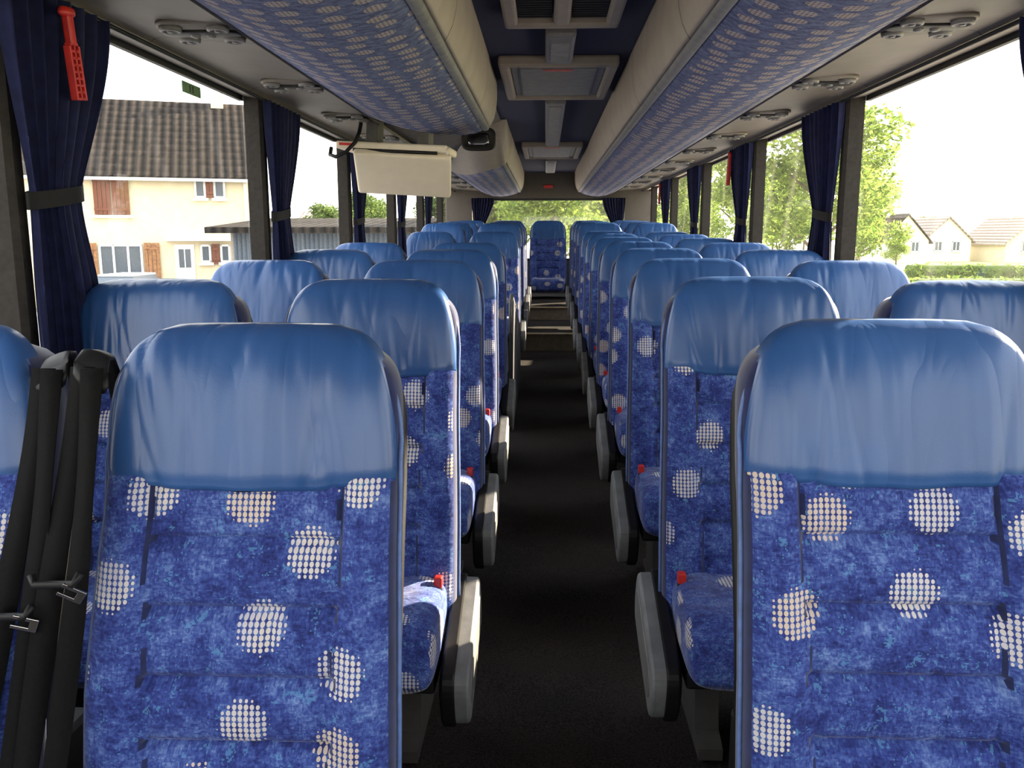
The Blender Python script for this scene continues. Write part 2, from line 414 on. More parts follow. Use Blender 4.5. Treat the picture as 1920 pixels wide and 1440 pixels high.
# ---------------------------------------------------------------- shell
ZC=1.36; Y0=-1.6; Y1=11.45; W=.05
def st(name,me,**k): return obj(name,me,kind='structure',**k)
prof=[(Y0,fz(Y0)),(8.45,.22),(8.45,.39),(9.6,.415),(9.6,.555),(Y1,.60)]
V=[];F=[]
for y,z in prof: V+=[(-1.25-W,y,z),(1.25+W,y,z)]
for i in range(len(prof)-1): F.append((2*i,2*i+1,2*i+3,2*i+2))
st('floor',mesh_of('floor',V,F,[CARP,STEP],smooth=False,matfn=lambda c,n:1 if abs(n.y)>.9 else 0))
st('trim_1',boxes_mesh('t',[(-.26,.26,8.425,8.47,.383,.397)],GOLD,.003)); st('trim_2',boxes_mesh('t',[(-.26,.26,9.575,9.62,.548,.562)],GOLD,.003))
ZS=.80; ZT=1.935
for nm,s in(('wall_left',-1),('wall_right',1)):
    a,b=sorted((s*(1.25+W),s*(1.31+W)))
    st(nm,boxes_mesh(nm,[(a,b,Y0,Y1,-.35,ZS),(a,b,Y0,Y1,ZT,2.22)],WALLM))
    a,b=sorted((s*(1.21+W),s*(1.25+W)))
    st('trim_3' if s<0 else 'trim_4',boxes_mesh('sill',[(a,b,Y0,Y1,ZS-.06,ZS)],PIL,.01))
XO=1.31+W
st('wall_back',boxes_mesh('wall_back',[(-XO,XO,Y1,Y1+.06,-.3,1.02,1),(-XO,XO,Y1,Y1+.06,ZC+.47,2.22,0),(-XO,-1.0,Y1,Y1+.06,1.02,ZC+.47,0),(1.0,XO,Y1,Y1+.06,1.02,ZC+.47,0)],[BULK,WALLM]))
st('wall_front_light_block',boxes_mesh('wall_front_light_block',[(-XO,XO,Y0-.06,Y0,-.4,.92),(-XO,XO,Y0-.06,Y0,ZC+.50,2.22),(-XO,-1.15,Y0-.06,Y0,.92,ZC+.50),(1.15,XO,Y0-.06,Y0,.92,ZC+.50)],WALLM))  # unseen front wall, added to narrow the light entering at the windshield
st('ceiling',boxes_mesh('ceiling',[(-XO,XO,Y0,Y1+.06,ZC+.80,ZC+.86)],CEIL))
n=1
PL=[.30,1.96,3.74,5.36,6.98,8.60,10.2]; PR=[.14,1.93,3.84,5.46,7.20,8.95,10.6]
tn=5
for s,PP in((-1,PL),(1,PR)):
    ed=[Y0]+[p for p in PP]+[Y1]
    for p in PP:
        a0=s*(1.26+W);a1=s*(1.200+W)
        lo=[[(a0,p-.038,z),(a1,p-.032,z),(s*(1.188+W),p-.016,z),(s*(1.188+W),p+.016,z),(a1,p+.032,z),(a0,p+.038,z)] for z in(ZS-.02,1.2,ZT+.02)]
        V,F=loft(lo); st('trim_%d'%tn,mesh_of('pillar',V,F,PIL,smooth=False)); tn+=1
    for i in range(len(ed)-1):
        a,b=ed[i],ed[i+1]
        x=s*(1.28+W); xi=s*(1.262+W)
        ws=boxes_mesh('window',[(min(x,x+.004),max(x,x+.004),a,b,ZS,ZT,0)]+[(min(xi,x),max(xi,x),a+.038,b-.038,ZT-.02,ZT,1),(min(xi,x),max(xi,x),a+.038,b-.038,ZS,ZS+.03,1)],[GLS,RUB])
        st('window_%d'%n,ws); n+=1
st('window_%d'%n,boxes_mesh('window',[(-1,1,Y1+.03,Y1+.034,1.02,ZC+.47,0),(-1,1,Y1+.0,Y1+.028,1.02,1.05,1),(-1,1,Y1,Y1+.028,ZC+.44,ZC+.47,1)],[GLS,RUB]))
# ---------------------------------------------------------------- racks
def sweep(pts,ya,yb,s,mat,name,ny=2,th=.012):
    V=[];F=[];m=len(pts)
    fa=ya if callable(ya) else (lambda x:ya); fb=yb if callable(yb) else (lambda x:yb)
    for layer in(0,1):
        for j in range(ny+1):
            for x,u in pts: V.append((s*x,fa(x)+(fb(x)-fa(x))*j/ny,ZC+u+layer*th))
    o=m*(ny+1)
    for j in range(ny):
        for i in range(m-1):
            q=(j*m+i,j*m+i+1,(j+1)*m+i+1,(j+1)*m+i)
            F.append(q); F.append(tuple(k+o for k in q[::-1]))
    for j in range(ny):
        F.append((j*m,(j+1)*m,(j+1)*m+o,j*m+o)); F.append((j*m+m-1,j*m+m-1+o,(j+1)*m+m-1+o,(j+1)*m+m-1))
    for i in range(m-1):
        F.append((i,i+o,i+1+o,i+1)); q=ny*m; F.append((q+i,q+i+1,q+i+1+o,q+i+o))
    return mesh_of(name,V,F,mat,uvfn=lambda c,n:(c.x,c.y))
front0=[(.362,.79),(.363,.70),(.368,.650),(.379,.606),(.394,.576),(.404,.561)]
rail0=[(.404,.563),(.407,.551),(.415,.544),(.430,.540),(.436,.544)]
fab0=[(.434,.546),(.465,.526),(.52,.507),(.60,.493),(.67,.490),(.74,.498),(.80,.517),(.865,.545)]
def rack(s,ya,yb,lab,nose=None,sh=.02):
    mp=lambda P:[(x-sh*max(0,min(1,(.865-x)/(.865-.436))),u) for x,u in P]
    front,rail,fab=mp(front0),mp(rail0),mp(fab0)
    e=empty('luggage_rack',(s*.6,0,0),lab,'luggage rack','overhead luggage racks')
    for nm,pp,mt in(('front_panel',front,BEI),('grip_rail',rail,RAIL),('underside_panel',fab,RFAB)):
        obj(nm,sweep(pp,ya,yb,s,mt,nm,8),e,loc=(-s*.6,0,0))
    allp=front+rail[1:]+fab[1:]
    for f,which in((ya,0),(yb,1)):
        ff=f if callable(f) else (lambda x,f=f:f)
        V=[];F=[];m=len(allp);K=8
        for k in range(K+1):
            t=k/K
            for x,u in allp:
                yy=ff(x)
                if nose and which==0: yy=yy-nose*math.sin(t*pi/2)
                V.append((s*x,yy,ZC+u+(.795-u)*t))
        for k in range(K):
            for i in range(m-1): F.append((k*m+i,k*m+i+1,(k+1)*m+i+1,(k+1)*m+i))
        obj('end_cap',mesh_of('end_cap',V,F,BEIP),e,loc=(-s*.6,0,0))
endf=lambda x:4.70-.60*ss(.30,.82,x)
rack(-1,Y0,endf,'long luggage rack with beige lip and blue fabric underside',sh=.068)
nosef=lambda x:7.0+.5*ss(.5,.8,x)
rack(-1,nosef,Y1-.02,'short luggage rack with beige rounded nose behind the doorway',nose=.8,sh=.05)
rack(1,Y0,Y1-.02,'long luggage rack with beige lip and blue fabric underside',sh=.020)
dn=[(.870,.540),(.875,.553),(.90,.560),(1.0,.566),(1.10,.574),(1.18,.580),(1.205,.576),(1.215,.566),(1.25,.566),(1.31,.575)]
for s in(-1,1): st('trim_%d'%tn,sweep(dn,Y0,Y1-.02,s,DUCT,'duct',4)); tn+=1
fl=[(.355,.785),(.5,.74),(.7,.66),(.870,.56)]
st('trim_%d'%tn,sweep(fl,4.0,7.6,-1,CEW,'cove',2)); tn+=1
for s in(-1,1):
    V,F=tube([(s*1.215,Y0,ZC+.556),(s*1.215,Y1-.05,ZC+.556)],.007); st('trim_%d'%tn,mesh_of('curtain_rail',V,F,BLK)); tn+=1
# ---------------------------------------------------------------- overhead service panels
nn=36
def ovl(z,s): return [(.115*s*math.copysign(abs(math.cos(2*pi*k/nn))**.6,math.cos(2*pi*k/nn)),.11*s*math.copysign(abs(math.sin(2*pi*k/nn))**.6,math.sin(2*pi*k/nn)),z) for k in range(nn)]
V,F=loft([ovl(.010,1),ovl(.002,1),ovl(-.003,.95)]); ME_SP=mesh_of('service_panel',V,F,DUCT)
def blk(z,s): return [(.112*s*math.cos(2*pi*k/nn),.050*s*math.sin(2*pi*k/nn)*(1+.3*math.cos(4*pi*k/nn)),z) for k in range(nn)]
V,F=loft([blk(-.002,1),blk(-.008,1),blk(-.010,.9)]); ME_SB=mesh_of('control_plate',V,F,BLK)
def disc(z,r,sg=20): return [(r*math.cos(2*pi*k/sg),r*math.sin(2*pi*k/sg),z) for k in range(sg)]
V,F=loft([disc(-.002,.031),disc(-.014,.029),disc(-.016,.022),disc(-.010,.018),disc(-.010,.010),disc(-.017,.008)]); ME_NZ=mesh_of('air_nozzle',V,F,GRY)
V,F=loft([disc(-.006,.014),disc(-.014,.013),disc(-.017,.007)]); ME_RL=mesh_of('reading_lamp',V,F,GRY)
def service(x,y):
    e=empty('service_panel',(x,y,ZC+.562),'round air nozzles and reading lamps in the overhead duct','air vent panel','overhead service panels')
    obj('panel',ME_SP,e); obj('control_plate',ME_SB,e)
    for dx in(-.066,.066):
        for dy in(-.066,.066): obj('air_nozzle',ME_NZ,e,loc=(dx,dy,0))
    for dx in(-.022,.022): obj('reading_lamp',ME_RL,e,loc=(dx,0,0))
for i in range(10):
    service(1.0,2.5+.88*i)
    if i not in(4,5): service(-1.0,2.5+.88*i)
# ---------------------------------------------------------------- ceiling fittings
zc=ZC+.80; CX=.02
def hatch(y0,y1,w,kind):
    e=empty('roof_hatch' if kind else 'ceiling_vent',(CX,(y0+y1)/2,zc),'beige framed roof hatch with grey inner panel' if kind else 'beige framed ceiling vent with two dark grilles','roof hatch' if kind else 'ceiling vent')
    h=(y1-y0)/2; f=.05
    obj('frame',boxes_mesh('frame',[(-w,w,-h,-h+f,-.05,0),(-w,w,h-f,h,-.05,0),(-w,-w+f,-h+f,h-f,-.05,0),(w-f,w,-h+f,h-f,-.05,0)]+([(-.03,.03,-h+f,h-f,-.05,0)] if not kind else []),BEIP,.012),e)
    if kind:
        obj('inner_panel',boxes_mesh('inner_panel',[(-w+f,w-f,-h+f,h-f,-.03,-.005),(-w+f+.04,w-f-.04,-h+f+.06,h-f-.06,-.042,-.028)],GRY,.008),e)
        obj('warning_label',boxes_mesh('warning_label',[(-.07,.07,-h+f+.075,-h+f+.105,-.0445,-.0425)],RED),e)
    else:
        for s in(-1,1):
            x0,x1=sorted((s*.035,s*(w-f)))
            bl=[(x0,x1,-h+f,h-f,-.012,-.005)]+[(x0,x1,-h+f+.03*k,-h+f+.03*k+.01,-.03,-.012) for k in range(int((2*h-2*f)/.03))]
            obj('grille',boxes_mesh('grille',bl,BLK),e)
hatch(2.45,3.35,.21,0); hatch(4.05,5.05,.275,1); hatch(7.7,8.9,.27,1)
for a,b in((3.45,4.0),(5.15,7.55),(9.1,10.8),(.8,2.3)):
    e=empty('ceiling_lamp',(CX,(a+b)/2,zc),'narrow grey ceiling lamp housing along the aisle','ceiling lamp','aisle ceiling lamps')
    h=(b-a)/2
    obj('housing',boxes_mesh('housing',[(-.06,.06,-h,h,-.055,0)],GRY,.015),e)
    obj('diffuser',boxes_mesh('diffuser',[(-.038,.038,-h+.1,h-.1,-.060,-.053)],RAIL,.002),e)
obj('emergency_button',boxes_mesh('emergency_button',[(-.06,.06,Y1-.03,Y1,ZC+.60,ZC+.64)],RED,.006),label='small red emergency button plate on the brown back wall',category='button')
# ---------------------------------------------------------------- curtains
def curtain(x,y0,wd,s,sgn,vert=False):
    NU=84;NV=40; V=[];F=[]
    zt=ZC+(.555 if not vert else .47); zb=.80; tie=1.45
    for j in range(NV+1):
        z=zb+(zt-zb)*j/NV
        if z>tie: t=(z-tie)/(zt-tie); w=wd*(.44+.56*ss(0,1,t)**.65); amp=.012+.013*t
        else: t=(tie-z)/(tie-zb); w=wd*(.44+.14*ss(0,.4,t)); amp=.014+.003*ss(0,.4,t)
        off=(wd-w)*.20
        for i in range(NU+1):
            u=i/NU
            px=amp*math.sin(2*pi*8*u+.6*math.sin(7*u+z*2)); py=off+w*u+.004*math.sin(2*pi*16*u)
            if vert: V.append((x+sgn*py,y0+px,z))
            else: V.append((x+px,y0+py,z))
    for j in range(NV):
        for i in range(NU):
            a=j*(NU+1)+i; F.append((a,a+1,a+NU+2,a+NU+1))
    e=empty('curtain',(x,y0,zb),'navy blue pleated curtain gathered with a black strap','curtain','window curtains')
    obj('curtain_cloth',mesh_of('curtain_cloth',V,F,CURT),e,loc=(-x,-y0,-zb))
    w=wd*.44; off=(wd-w)*.20; lo=[]
    for z in(tie-.020,tie+.020):
        L=[]
        for q in range(28):
            a=2*pi*q/28
            p=(w/2+.010)*math.cos(a); d=.027*math.sin(a)
            cc=off+w/2+p
            L.append((x+sgn*cc,y0+d,z+.015*math.cos(a)) if vert else (x+d,y0+cc,z+.015*math.cos(a)))
        lo.append(L)
    V,F=loft(lo,False)
    obj('tie_strap',mesh_of('tie_strap',V,F,STRAPT),e,loc=(-x,-y0,-zb))
for p in PL[1:]:
    if p<10: curtain(-1.212,p-.065,.49,-1,1)
for p in PR[1:]:
    if p<10: curtain(1.212,p-.03,.50,1,1)
curtain(-1.0,Y1-.09,.30,1,1,True); curtain(1.0,Y1-.09,.30,1,-1,True)
# ---------------------------------------------------------------- hammers
def hammer(x,y,z,s):
    e=empty('emergency_hammer',(x,y,z),'red plastic emergency hammer hanging beside the curtain','emergency hammer','emergency hammers',rot=(math.radians(8),0,0))
    e.scale=(.88,.88,.88)
    rib=[(-.010,.010,-.026,-.018,-.12,.02),(-.010,.010,.018,.026,-.12,.02)]
    rib+=[(-.010,.010,-.018,.018,-.12+.0175*k,-.113+.0175*k) for k in range(9)]+[(-.010,.010,-.003,.003,-.12,.02)]
    obj('bracket',boxes_mesh('bracket',rib,RED,.0015),e)
    obj('handle',boxes_mesh('handle',[(-.012,.012,-.012,.014,.02,.10)],RED,.006),e)
    V,F=tube([(0,-.035,.10),(0,-.02,.105),(0,.02,.105),(0,.035,.10)],[.004,.014,.014,.006],10)
    obj('hammer_head',mesh_of('hammer_head',V,F,RED),e)
hammer(-1.165,2.10,1.785,-1); hammer(1.165,5.80,1.785,1); hammer(1.165,9.25,1.785,1)
# ---------------------------------------------------------------- monitor
e=empty('ceiling_monitor',(-.78,4.35,1.775),'cream folded flip-down monitor hanging under the luggage rack','monitor',rot=(0,math.radians(3),math.radians(-4)))
obj('housing',boxes_mesh('housing',[(-.29,.27,-.06,.22,-.01,.028)],TVC,.012,3),e)
obj('screen_case',boxes_mesh('screen_case',[(-.235,.245,-.020,.020,-.30,0)],TVC,.014,3),e,loc=(.04,-.045,-.018),rot=(math.radians(52),0,math.radians(9)))
obj('hinge',mesh_of('hinge',*tube([(-.2,-.055,-.012),(.22,-.055,-.012)],.009),BLK),e)
obj('mount_bracket',boxes_mesh('mount_bracket',[(-.16,-.10,.02,.14,.025,.20)],GRD,.004),e); obj('mount_bracket',boxes_mesh('mount_bracket',[(.10,.16,.02,.14,.025,.24)],GRD,.004),e)
obj('knob',mesh_of('knob',*loft([[(.265+h,-.04+.02*math.cos(2*pi*k/14),.0+.02*math.sin(2*pi*k/14)) for k in range(14)] for h in(0,.018)]),TVC),e)
obj('indicator_label',boxes_mesh('indicator_label',[(-.27,-.20,-.062,-.0595,.006,.018)],RED),e)
obj('cable',mesh_of('cable',*tube([(-.18,.0,.12),(-.17,-.06,.07),(-.18,-.09,.02),(-.22,-.11,-.03),(-.27,-.11,-.055),(-.305,-.09,-.045),(-.31,-.06,-.01)],.010),BLK),e)
# ---------------------------------------------------------------- mirror
e=empty('interior_mirror',(-.44,5.3,1.925),'black framed observation mirror hanging from the ceiling','mirror')
def rr(w,h,y,n=32): return [(w*math.copysign(abs(math.cos(2*pi*k/n))**.5,math.cos(2*pi*k/n)),y,h*math.copysign(abs(math.sin(2*pi*k/n))**.5,math.sin(2*pi*k/n))) for k in range(n)]
obj('frame',mesh_of('frame',*loft([rr(.095,.060,.03),rr(.103,.068,.01),rr(.103,.068,-.012),rr(.093,.058,-.016),rr(.082,.046,-.008)]),BLK),e)
obj('mirror_glass',mesh_of('mirror_glass',*loft([rr(.081,.045,-.007),rr(.05,.03,-.009)]),MIR),e)
obj('arm',mesh_of('arm',*tube([(.0,.03,.0),(.02,.06,.05),(.03,.05,.22)],.009),BLK),e)
# ---------------------------------------------------------------- stairwell partition
e=empty('stairwell_partition',(-.245,5.3,fz(5.3)),'dark sloping partition beside the middle door stairs','partition')
pts=[(5.25,fz(5.25)),(5.25,.92),(5.4,.95),(6.9,.62),(7.0,.50),(7.0,fz(7.0))]
V,F=loft([[(x,y-5.3,z-fz(5.3)) for y,z in pts] for x in(-.012,.012)]); obj('panel',mesh_of('panel',V,F,plain('partition_charcoal',(.035,.036,.045),.6),smooth=False),e)
obj('handrail',mesh_of('handrail',*tube([(0,-.05,.62),(0,-.05,.80),(0,.1,.845),(0,1.6,.50),(0,1.7,.40)],.012),GRY),e)
# ---------------------------------------------------------------- seat belts
def ribbon(path,w,tw=0,th=.0012):
    V=[];F=[];m=len(path)
    for i,p in enumerate(path):
        P=Vector(p); a=tw*math.sin(i*.35+w*90)
        d=Vector((math.cos(a),math.sin(a),0))*w/2
        nn=Vector((-math.sin(a),math.cos(a),0))*th
        for q in(P-d-nn,P+d-nn,P+d+nn,P-d+nn): V.append(tuple(q))
    for i in range(m-1):
        for k in range(4):
            j=(k+1)%4; F.append((i*4+k,i*4+j,i*4+4+j,i*4+4+k))
    F.append((3,2,1,0)); F.append(tuple((m-1)*4+k for k in range(4)))
    return V,F
def belt(gx,gy,gz,x1,x2,tz,lab,tilt,rz):
    e=empty('seat_belt',(gx,gy,gz),lab,'seat belt','seat belts')
    def path(xa,xb,o):
        P=[]
        for i in range(26):
            t=i/25; z=-.74*t; y=-.030-.19*t-.03*t*t-o
            P.append((xa+(xb-xa)*t**1.1+.003*math.sin(6*t+xb*60),y,z))
        return P
    obj('strap',mesh_of('strap',*ribbon(path(-.010,x1,0),.036,.25),STRAP),e)
    obj('strap',mesh_of('strap',*ribbon(path(.014,x2,.012),.032,.35),STRAP),e)
    gp=[((-.01,.07,-.09),.010),((-.008,.055,-.02),.013),((-.004,.025,.010),.018),((0,-.005,.014),.021),((.004,-.028,.0),.025),((.006,-.036,-.018),.026),((.007,-.036,-.030),.020)]
    lo=[]
    for p,hw in gp:
        P=Vector(p)
        lo.append([tuple(P+Vector((hw*math.cos(2*pi*k/12),.005*math.sin(2*pi*k/12),.005*math.sin(2*pi*k/12)+tilt*hw*math.cos(2*pi*k/12)))) for k in range(12)])
    obj('belt_guide',mesh_of('belt_guide',*loft(lo),BLK),e)
    t=-tz/.74; yy=-.030-.19*t-.03*t*t-.026; xx=(x1+x2)/2*t**1.1
    bar=obj('tongue',mesh_of('tongue',*tube([(xx-.034,yy,tz+.012),(xx-.028,yy-.006,tz),(xx+.028,yy-.006,tz+.002),(xx+.036,yy,tz+.016)],.0060),BLK),e)
    obj('tongue_plate',boxes_mesh('tongue_plate',[(-.010,-.005,-.0018,.0018,-.026,.0),(.005,.010,-.0018,.0018,-.026,.0),(-.010,.010,-.0018,.0018,-.034,-.023)],CHR,.0006),bar,loc=(xx+.012,yy-.012,tz-.002),rot=(.3,math.radians(rz),0))
belt(-.768,1.25,1.165,-.085,-.015,-.335,'black seat belt with metal tongue hanging between the front seats',.35,-68)
belt(-.700,1.235,1.170,-.070,-.010,-.290,'black seat belt with metal tongue against the seat edge',-.35,-55)
obj('window_sticker',boxes_mesh('window_sticker',[(-1.262-W,-1.259-W,3.08,3.24,1.855,1.893,0),(-1.259-W,-1.2585-W,3.14,3.148,1.862,1.886,1),(-1.259-W,-1.2585-W,3.165,3.173,1.862,1.886,1)],[plain('sticker_green',(.12,.22,.12),.5,bump=0),RUB]),label='small dark green sticker on the side window',category='sticker')
# ================================================================ OUTSIDE
GZ=-1.35
gm=mesh_of('ground',[(-160,-40,GZ),(160,-40,GZ),(160,240,GZ),(-160,240,GZ)],[(0,1,2,3)],groundmat(),smooth=False)
st('ground',gm)
CREAM=plain('cream_render',(.72,.62,.42),.9,nscale=3,var=.04); WHT=plain('white_paint',(.80,.80,.78),.6)
WOOD=plain('shutter_orange_wood',(.33,.15,.055),.7,nscale=12,var=.25); RBR=plain('shutter_red_brown',(.17,.052,.022),.7)
DGL=plain('dark_window_pane',(.07,.09,.11),.15,bump=0)
TILE=rooftile('brown_roof_tiles',(.005,.004,.0035),(.042,.034,.028)); TILE2=rooftile('tan_roof_tiles',(.20,.16,.13),(.46,.39,.33))
def house(x0,x1,y0,y1,ez,rz,lab,wall=CREAM,tile=TILE,along='x',ov=.4,piv=None,rot=0):
    piv=piv or ((x0+x1)/2,y0)
    e=empty('house',(piv[0],piv[1],GZ),lab,'house',rot=(0,0,rot)); L=(-piv[0],-piv[1],-GZ)
    if along=='x':
        V=[(x0,y0,GZ),(x1,y0,GZ),(x1,y1,GZ),(x0,y1,GZ),(x0,y0,ez),(x1,y0,ez),(x1,y1,ez),(x0,y1,ez),(x0,(y0+y1)/2,rz-.15),(x1,(y0+y1)/2,rz-.15)]
        F=[(0,1,5,4),(2,3,7,6),(1,2,6,9,5),(3,0,4,8,7),(4,5,9,8),(6,7,8,9)]
        ym=(y0+y1)/2; sl=(rz-ez)/(ym-y0)
        def R(y,z,o=0): return [(x0-ov,y,z+o),(x1+ov,y,z+o)]
        V2=R(y0-ov,ez-sl*ov+.05)+R(ym,rz)+R(y1+ov,ez-sl*ov+.05)+R(y0-ov,ez-sl*ov-.1)+R(ym,rz-.15)+R(y1+ov,ez-sl*ov-.1)
    else:
        xm=(x0+x1)/2
        V=[(x0,y0,GZ),(x1,y0,GZ),(x1,y1,GZ),(x0,y1,GZ),(x0,y0,ez),(x1,y0,ez),(x1,y1,ez),(x0,y1,ez),(xm,y0,rz-.15),(xm,y1,rz-.15)]
        F=[(0,1,5,8,4),(2,3,7,9,6),(1,2,6,5),(3,0,4,7),(4,8,9,7),(5,6,9,8)]
        sl=(rz-ez)/(xm-x0)
        def R(x,z,o=0): return [(x,y0-ov,z),(x,y1+ov,z)]
        V2=R(x0-ov,ez-sl*ov+.05)+R(xm,rz)+R(x1+ov,ez-sl*ov+.05)+R(x0-ov,ez-sl*ov-.1)+R(xm,rz-.15)+R(x1+ov,ez-sl*ov-.1)
    F2=[(0,1,3,2),(2,3,5,4),(7,6,8,9),(9,8,10,11),(0,6,7,1),(4,5,11,10),(0,2,8,6),(2,4,10,8),(1,7,9,3),(3,9,11,5)]
    obj('wall',mesh_of('wall',V,F,wall,smooth=False),e,loc=L); obj('roof',mesh_of('roof',V2,F2,tile,smooth=False),e,loc=L)
    def add(nm,bl,mt,bev=0): return obj(nm,boxes_mesh(nm,bl,mt,bev),e,loc=L)
    return e,add
f=34; C0=-11.5
e,add=house(C0-13,C0-.15,34,42,3.72,6.85,'two storey cream house with brown tiled roof and wooden shutters',piv=(C0,34),rot=math.radians(20),ov=.3)
def win(add,x0,x1,z0,z1,nm='window',cols=2,f=34):
    bl=[(x0,x1,f-.04,f+.05,z0,z1,1)]
    bl+=[(x0,x1,f-.09,f-.03,z0,z0+.08,0),(x0,x1,f-.09,f-.03,z1-.08,z1,0)]
    for k in range(cols+1):
        xx=x0+(x1-x0)*k/cols; xx=min(max(xx,x0+.04),x1-.04); bl.append((xx-.04,xx+.04,f-.09,f-.03,z0,z1,0))
    bl.append((x0-.08,x1+.08,f-.16,f,z0-.1,z0,0))
    add(nm,bl,[WHT,DGL])
def shutter(add,x0,x1,z0,z1,mt,f=34):
    bl=[]; n=max(2,int((x1-x0)/.13))
    for k in range(n): bl.append((x0+(x1-x0)*k/n+.01,x0+(x1-x0)*(k+1)/n-.01,f-.11,f-.05,z0,z1))
    bl+=[(x0,x1,f-.14,f-.10,z0+.15,z0+.25),(x0,x1,f-.14,f-.10,z1-.25,z1-.15)]
    add('shutter',bl,mt)
def S(s): return C0-s
shutter(add,S(5.78),S(5.18),2.1,3.55,RBR); shutter(add,S(5.14),S(4.54),2.1,3.55,RBR)
add('window_sill',[(S(5.88),S(4.45),f-.16,f,1.98,2.08)],WHT)
win(add,S(5.75),S(4.22),-.30,1.0,cols=3)
shutter(add,S(6.35),S(5.80),-.35,1.05,WOOD); shutter(add,S(4.17),S(3.60),-.35,1.05,WOOD)
win(add,S(2.22),S(1.80),2.75,3.45,cols=1); shutter(add,S(1.80),S(1.53),2.75,3.45,RBR); win(add,S(1.52),S(1.08),2.75,3.45,cols=1)
win(add,S(2.14),S(1.74),.28,.98,cols=1); shutter(add,S(1.72),S(1.42),.22,1.0,RBR); win(add,S(1.40),S(1.02),.28,.98,cols=1)
add('door',[(S(3.07),S(2.36),f-.06,f+.02,GZ,.98,0),(S(2.93),S(2.50),f-.08,f-.05,.1,.8,1),(S(2.735),S(2.695),f-.1,f-.07,.1,.8,0)],[WHT,DGL])
add('canopy',[(S(3.35),S(.80),f-.4,f,1.12,1.24)],WHT)
add('gutter',[(S(13.3),S(-.1),f-.42,f-.30,3.36,3.47)],WHT)
add('drainpipe',[(S(.40),S(.30),f-.12,f-.02,GZ,3.4)],WHT)
add('chimney',[(S(1.5),S(1.0),37.7,38.2,6.5,7.25)],CREAM)
e=empty('shed',(-7,26,GZ),'low corrugated metal shed with brown roof beside the house','shed'); L=(7,-26,-GZ)
V=[];F=[];N=160
for k in range(N+1):
    x=-9.6+5.6*k/N; yy=26+.05*math.sin(k*pi/2)
    V+=[(x,yy,GZ),(x,yy,1.42)]
for k in range(N): F.append((2*k,2*k+2,2*k+3,2*k+1))
obj('corrugated_wall',mesh_of('corrugated_wall',V,F,plain('corrugated_metal',(.16,.195,.24),.5,.3),smooth=False),e,loc=L)
obj('side_wall',boxes_mesh('side_wall',[(-9.6,-9.5,26,31,GZ,1.42),(-4.1,-4.0,26,31,GZ,1.42),(-9.6,-4,30.9,31,GZ,1.42)],plain('shed_wall',(.30,.26,.22),.8)),e,loc=L)
V,F=loft([[(x,25.5,1.40),(x,25.5,1.58),(x,31.3,1.95),(x,31.3,1.75)] for x in(-10.2,-3.7)]); obj('shed_roof',mesh_of('shed_roof',V,F,TILE,smooth=False),e,loc=L)
house(-18,-13.6,62,68,1.9,3.1,'distant house with tan roof behind the shed',tile=TILE2)
e=empty('car',(-14.1,28,GZ),'small white car parked in front of the cream house','car')
def cb(y,hw,z0,z1): return [(-hw,y,z0+.1),(-hw+.06,y,z0),(hw-.06,y,z0),(hw,y,z0+.1),(hw,y,z1-.1),(hw-.1,y,z1),(-hw+.1,y,z1),(-hw,y,z1-.1)]
V,F=loft([cb(-2,.72,.3,.7),cb(-1.85,.8,.22,.82),cb(-.9,.84,.2,.95),cb(.5,.84,.2,.98),cb(1.7,.82,.22,.95),cb(1.9,.74,.35,.85)]); obj('body',mesh_of('body',V,F,WHT),e)
V,F=loft([[(-.72*s,-1.0+o,z),(.72*s,-1.0+o,z),(.72*s,1.6-o*.5,z),(-.72*s,1.6-o*.5,z)] for z,s,o in((.94,1.05,0),(1.36,.82,.65))]); obj('cabin_glass',mesh_of('cabin_glass',V,F,DGL,smooth=False),e)
obj('car_roof',boxes_mesh('car_roof',[(-.60,.60,-.38,1.3,1.35,1.42)],WHT,.03),e)
for x in(-.75,.75):
    for y in(-1.3,1.2):
        V,F=loft([[(x+d,y+.3*math.cos(2*pi*k/20),.3+.3*math.sin(2*pi*k/20)) for k in range(20)] for d in(-.09,.09)]); obj('wheel',mesh_of('wheel',V,F,BLK),e)
WW=plain('white_render',(.78,.74,.66),.9,nscale=3,var=.05)
def fars(x0,x1,y,ez,rz,al,lab,wl=WW,tl=TILE2):
    e,add=house(x0,x1,y,y+9,ez,rz,lab,wall=wl,tile=tl,along=al,ov=.3)
    xm=(x0+x1)/2
    win(add,xm-1.3,xm-.5,-.3,.7,f=y); win(add,xm+.5,xm+1.3,-.3,.7,f=y)
    add('chimney',[(xm-.3,xm+.3,y+4,y+4.6,rz-.4,rz+.7)],CREAM)
fars(33,37.4,86,.9,3.4,'y','white gabled house with dark roof beyond the hedge',tl=TILE)
fars(38.6,43.4,90,.9,3.2,'y','cream gabled house with pale roof beyond the hedge')
fars(44.8,50.4,86,.7,3.2,'y','cream gabled house with tan roof beyond the hedge',wl=CREAM)
fars(52,60,92,.9,3.2,'x','cream house with tan roof beside the road',wl=CREAM)
LF=leafmat('leaf_fresh',(.065,.13,.022),(.30,.39,.085)); LD=leafmat('leaf_deep',(.045,.085,.02),(.17,.23,.06)); BARK=plain('bark',(.10,.075,.05),.9)
